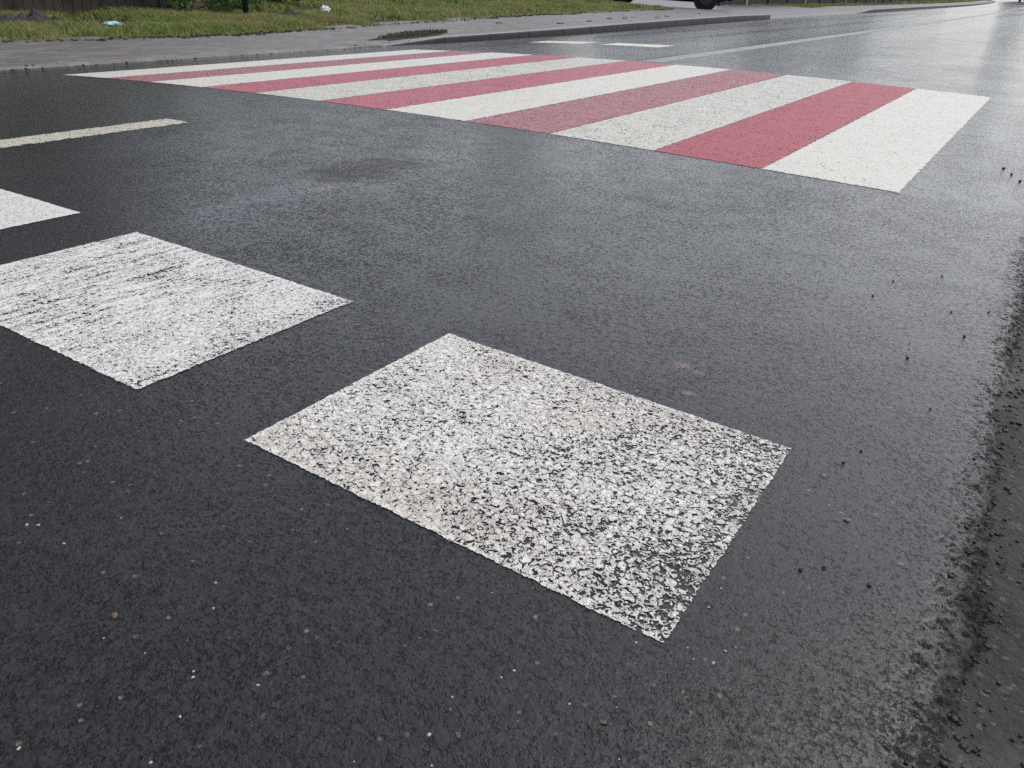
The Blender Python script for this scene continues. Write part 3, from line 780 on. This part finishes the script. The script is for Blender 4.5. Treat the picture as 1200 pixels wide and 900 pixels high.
tree(-15.4, 4.9, 6.6, 2.4, 12, 'medium dark tree behind the gap where the plank fence steps back', 14000, .07)
tree(-16.5, -9.0, 9.0, 3.8, 3, 'broad dark tree behind the start of the plank fence', 12000)
tree(-24, 34, 7.5, 3.4, 5, 'round dark tree behind the driveway', 7000, .13)
tree(-19, 62, 7.5, 3.2, 6, 'dark tree behind the far end of the slat fence', 5000, .16)
tree(-22, 100, 9, 4.2, 7, 'large dark tree far along the road', 5000, .22)
tree(-10, 190, 9, 5.0, 8, 'distant tree where the road bends out of sight', 4000, .3)
tree(16, 150, 5, 4.2, 10, 'tree standing beyond the right shoulder far ahead', 4000, .22)

def bush(x, y, h, r0, seed, label, n=2600, leaf=.035, mat=None):
    rd = random.Random(seed); z = float(ground_z(x, y)); r = empty('bush', (x, y, z)); tag(r, label, 'bush', 'bushes at the end of the plank fence')
    bm = bmesh.new(); cl = []
    for i in range(12):
        a = rd.uniform(0, 6.28); q_ = rd.uniform(.2, 1) * r0; c = (math.cos(a) * q_, math.sin(a) * q_, h * rd.uniform(.12, .85)); cl.append((*c, r0 * rd.uniform(.25, .45)))
        add_tube(bm, [(0, 0, -.05), (c[0] * .4, c[1] * .4, c[2] * .5), c], [.012, .008, .003], 5)
    bm_obj('stem', bm, BARK, r); link('foliage', crown_mesh(cl, n, leaf, seed), mat or BUSH, r); return r
bush(-10.2, 4.55, 1.0, .55, 21, 'pale green bush right at the end of the plank fence')
bush(-10.5, 5.5, 1.1, .6, 22, 'pale green bush a little right of the fence end')
bush(-10.9, 6.9, .8, .5, 23, 'low green bush behind the dark green post')

# ------------------------------------------------------------------ litter
def crumple(name, x, y, z, sx, sy, sz, mat, label, cat, seed):
    bm = bmesh.new(); bmesh.ops.create_icosphere(bm, subdivisions=3, radius=1.0)
    for v in bm.verts:
        f = 1 + .5 * noise.noise(v.co * 2.5 + Vector((seed, 0, 0))) + .25 * abs(noise.noise(v.co * 6 + Vector((0, seed, 0))))
        v.co = Vector((v.co.x * f * sx, v.co.y * f * sy, v.co.z * f * sz))
    o = bm_obj(name, bm, mat); o.location = (x, y, z); return tag(o, label, cat)
crumple('plastic_wrapper', -8.66, 2.42, float(ground_z(-8.66, 2.42)) + .075, .045, .10, .022, simple('pale_blue_plastic', (.42, .60, .68), .3, .25, 30), 'pale blue and white plastic wrapper lying in the grass', 'litter', 3)
crumple('crumpled_paper', -9.15, 6.2, float(ground_z(-9.15, 6.2)) + .10, .06, .07, .05, simple('white_paper', (.72, .72, .70), .6, .1, 30), 'crumpled white paper in the grass above the striped crossing', 'litter', 6)
LEAFD = simple('dead_leaf', (.035, .028, .022), .6, .3, 40)
def leaf(x, y, s, i, label, group):
    bm = bmesh.new(); vs = []
    for k in range(14):
        t = k / 14 * 6.283; rr = s * (1 + .25 * math.sin(3 * t + i) + .1 * math.sin(7 * t)); vs.append(bm.verts.new((rr * math.cos(t), rr * .8 * math.sin(t), .006 + .010 * math.sin(2 * t + i))))
    c = bm.verts.new((0, 0, .018))
    for k in range(14): bm.faces.new((c, vs[k], vs[(k + 1) % 14]))
    o = bm_obj('dead_leaf', bm, LEAFD); o.location = (x, y, Z_LOW + float(walk_h(y)) + .004); o.rotation_euler = (0, 0, i); return tag(o, label, 'leaf', group)
spots = [(-7.25, 11.9), (-7.2, 12.5), (-7.3, 13.1), (-7.12, 13.9), (-7.2, 14.6), (-7.5, 17.3), (-7.0, 10.6), (-6.9, 9.4), (-7.4, 8.3)]
for i, (x_, y_) in enumerate(spots):
    leaf(x_, y_, .06 if i != 5 else .05, i, ['dark leaf on the pavement, nearest of the loose row along the kerb', 'dark leaf second in the loose row on the pavement', 'dark leaf in the middle of the loose row on the pavement', 'dark leaf fourth in the loose row on the pavement', 'dark leaf at the far end of the row on the pavement', 'lone small dark leaf on the pavement near the car', 'lone dark leaf close behind the far white blocks', 'lone dark leaf on the kerb side pavement before the row', 'lone dark leaf closest to the soil patch'][i], 'dead leaves on the pavement')

# ------------------------------------------------------------------ parked car (its lower part shows at the top of the view)
PAINT = simple('black_car_paint', (.008, .008, .010), .18, .1, 2, spec=.6); RUB = simple('tyre_rubber', (.012, .012, .012), .75, .2, 30)
GLS = simple('dark_car_glass', (.01, .012, .013), .05, .05, 2, spec=.8); RIM = simple('alloy_rim', (.05, .05, .052), .4, .1, 4, metallic=.8)
PLA = simple('black_bumper_plastic', (.012, .012, .013), .5, .1, 20); LMP = simple('headlamp_glass', (.6, .62, .64), .08, .1, 5, spec=.8); RLM = simple('tail_lamp_red', (.3, .01, .01), .15, .1, 5)
def build_car(x, y, z, rz):
    r = empty('parked_car', (x, y, z), rz); tag(r, 'black car parked on the driveway, only its wheel and underside showing', 'car')
    # stations along the length (x), nose at +x: (x, half width, sill z, belt z, roof z, roof half width)
    S = [(-1.98, .62, .42, .70, .78, .5), (-1.9, .74, .30, .88, .98, .6), (-1.6, .81, .24, .93, 1.22, .60), (-1.2, .83, .20, .94, 1.40, .60), (-.5, .84, .19, .92, 1.47, .62),
         (.2, .84, .19, .91, 1.44, .62), (.75, .84, .19, .90, 1.20, .60), (1.15, .83, .20, .88, .96, .64), (1.6, .80, .22, .78, .83, .60), (1.88, .74, .26, .66, .70, .55), (1.98, .60, .34, .55, .58, .45)]
    prof = []
    for (sx, hw, zs_, zb, zr, rw) in S:
        half = [(hw * .82, zs_), (hw * .97, zs_ + .06), (hw, zs_ + (zb - zs_) * .5), (hw * .97, zb - .03), (hw * .93, zb), (rw + (.05 if zr - zb > .2 else 0), zb + (zr - zb) * .8), (rw * .8, zr - .01), (0, zr + .015)]
        prof.append([(sx, a, b_) for a, b_ in half] + [(sx, -a, b_) for a, b_ in half[-2::-1]])
    bm = bmesh.new(); rings = [[bm.verts.new(p) for p in ring] for ring in prof]; n = len(rings[0])
    for a, b_ in zip(rings, rings[1:]):
        for k in range(n - 1): bm.faces.new((a[k], a[k + 1], b_[k + 1], b_[k]))
        bm.faces.new((a[n - 1], a[0], b_[0], b_[n - 1]))
    bm.faces.new(rings[0]); bm.faces.new(rings[-1])
    body = bm_obj('body', bm, PAINT, r, True)
    for sgn in (1, -1):                                 # side windows
        bm = bmesh.new()
        for (xa, xb, ta, tb) in ((-1.35, -.45, 1.28, 1.36), (-.38, .62, 1.36, 1.16)):
            ya, yb = sgn * .812, sgn * .705
            vs = [bm.verts.new(p) for p in ((xa, ya, .98), (xb + (.22 if xb > 0 else 0), ya, .96), (xb, yb, tb), (xa + (.1 if xa < -1 else 0), yb, ta))]
            f = bm.faces.new(vs); ex = bmesh.ops.extrude_face_region(bm, geom=[f])
            for v in [g_ for g_ in ex['geom'] if isinstance(g_, bmesh.types.BMVert)]: v.co.y -= sgn * .06
        bm_obj('side_window', bm, GLS, r)
        bm = bmesh.new(); add_box(bm, (1.80, sgn * .56, .64), (.22, .26, .12), sgn * -.35, .03); bm_obj('headlight', bm, LMP, r)
        bm = bmesh.new(); add_box(bm, (-1.88, sgn * .62, .80), (.12, .2, .22), 0, .02); bm_obj('tail_light', bm, RLM, r)
        bm = bmesh.new(); add_box(bm, (.72, sgn * .93, .98), (.12, .18, .12), 0, .03); bm_obj('mirror', bm, PLA, r)
    bm = bmesh.new(); vs = [bm.verts.new(p) for p in ((1.12, .60, .965), (1.12, -.60, .965), (.5, -.55, 1.36), (.5, .55, 1.36))]; f = bm.faces.new(vs)
    ex = bmesh.ops.extrude_face_region(bm, geom=[f])
    for v in [g_ for g_ in ex['geom'] if isinstance(g_, bmesh.types.BMVert)]: v.co += Vector((.03, 0, .03))
    bm_obj('windscreen', bm, GLS, r)
    bm = bmesh.new(); add_box(bm, (1.93, 0, .36), (.16, 1.35, .18), 0, .04); bm_obj('bumper', bm, PLA, r)
    bm = bmesh.new(); add_box(bm, (-1.95, 0, .42), (.14, 1.4, .2), 0, .04); bm_obj('bumper', bm, PLA, r)
    for wx in (1.25, -1.27):
        for sgn in (1, -1):
            bm = bmesh.new(); add_tube(bm, [(wx, sgn * .66, .30), (wx, sgn * .68, .30), (wx, sgn * .84, .30), (wx, sgn * .86, .30)], [.27, .30, .30, .27], 36); tw = bm_obj('wheel', bm, RUB, r)
            bm = bmesh.new(); add_tube(bm, [(wx, sgn * .855, .30), (wx, sgn * .868, .30)], [.19, .17], 24)
            for k in range(5):
                a = k * 1.2566; add_box(bm, (wx + .09 * math.cos(a), sgn * .872, .30 + .09 * math.sin(a)), (.03, .012, .03))
            bm_obj('rim', bm, RIM, tw)
            bm = bmesh.new(); add_tube(bm, [(wx, sgn * .845, .31), (wx, sgn * .850, .31)], [.345, .335], 32); bm_obj('wheel_arch', bm, PLA, r)
    return r
# front wheel contact near (-8.6, 20.8), nose towards the road
CAR_RZ = R(19); fx, fy = -8.75, 20.9
cxx = fx - (1.25 * math.cos(CAR_RZ) - (-.76) * math.sin(CAR_RZ)); cyy = fy - (1.25 * math.sin(CAR_RZ) + (-.76) * math.cos(CAR_RZ))
build_car(cxx, cyy, Z_LOW + .075, CAR_RZ)
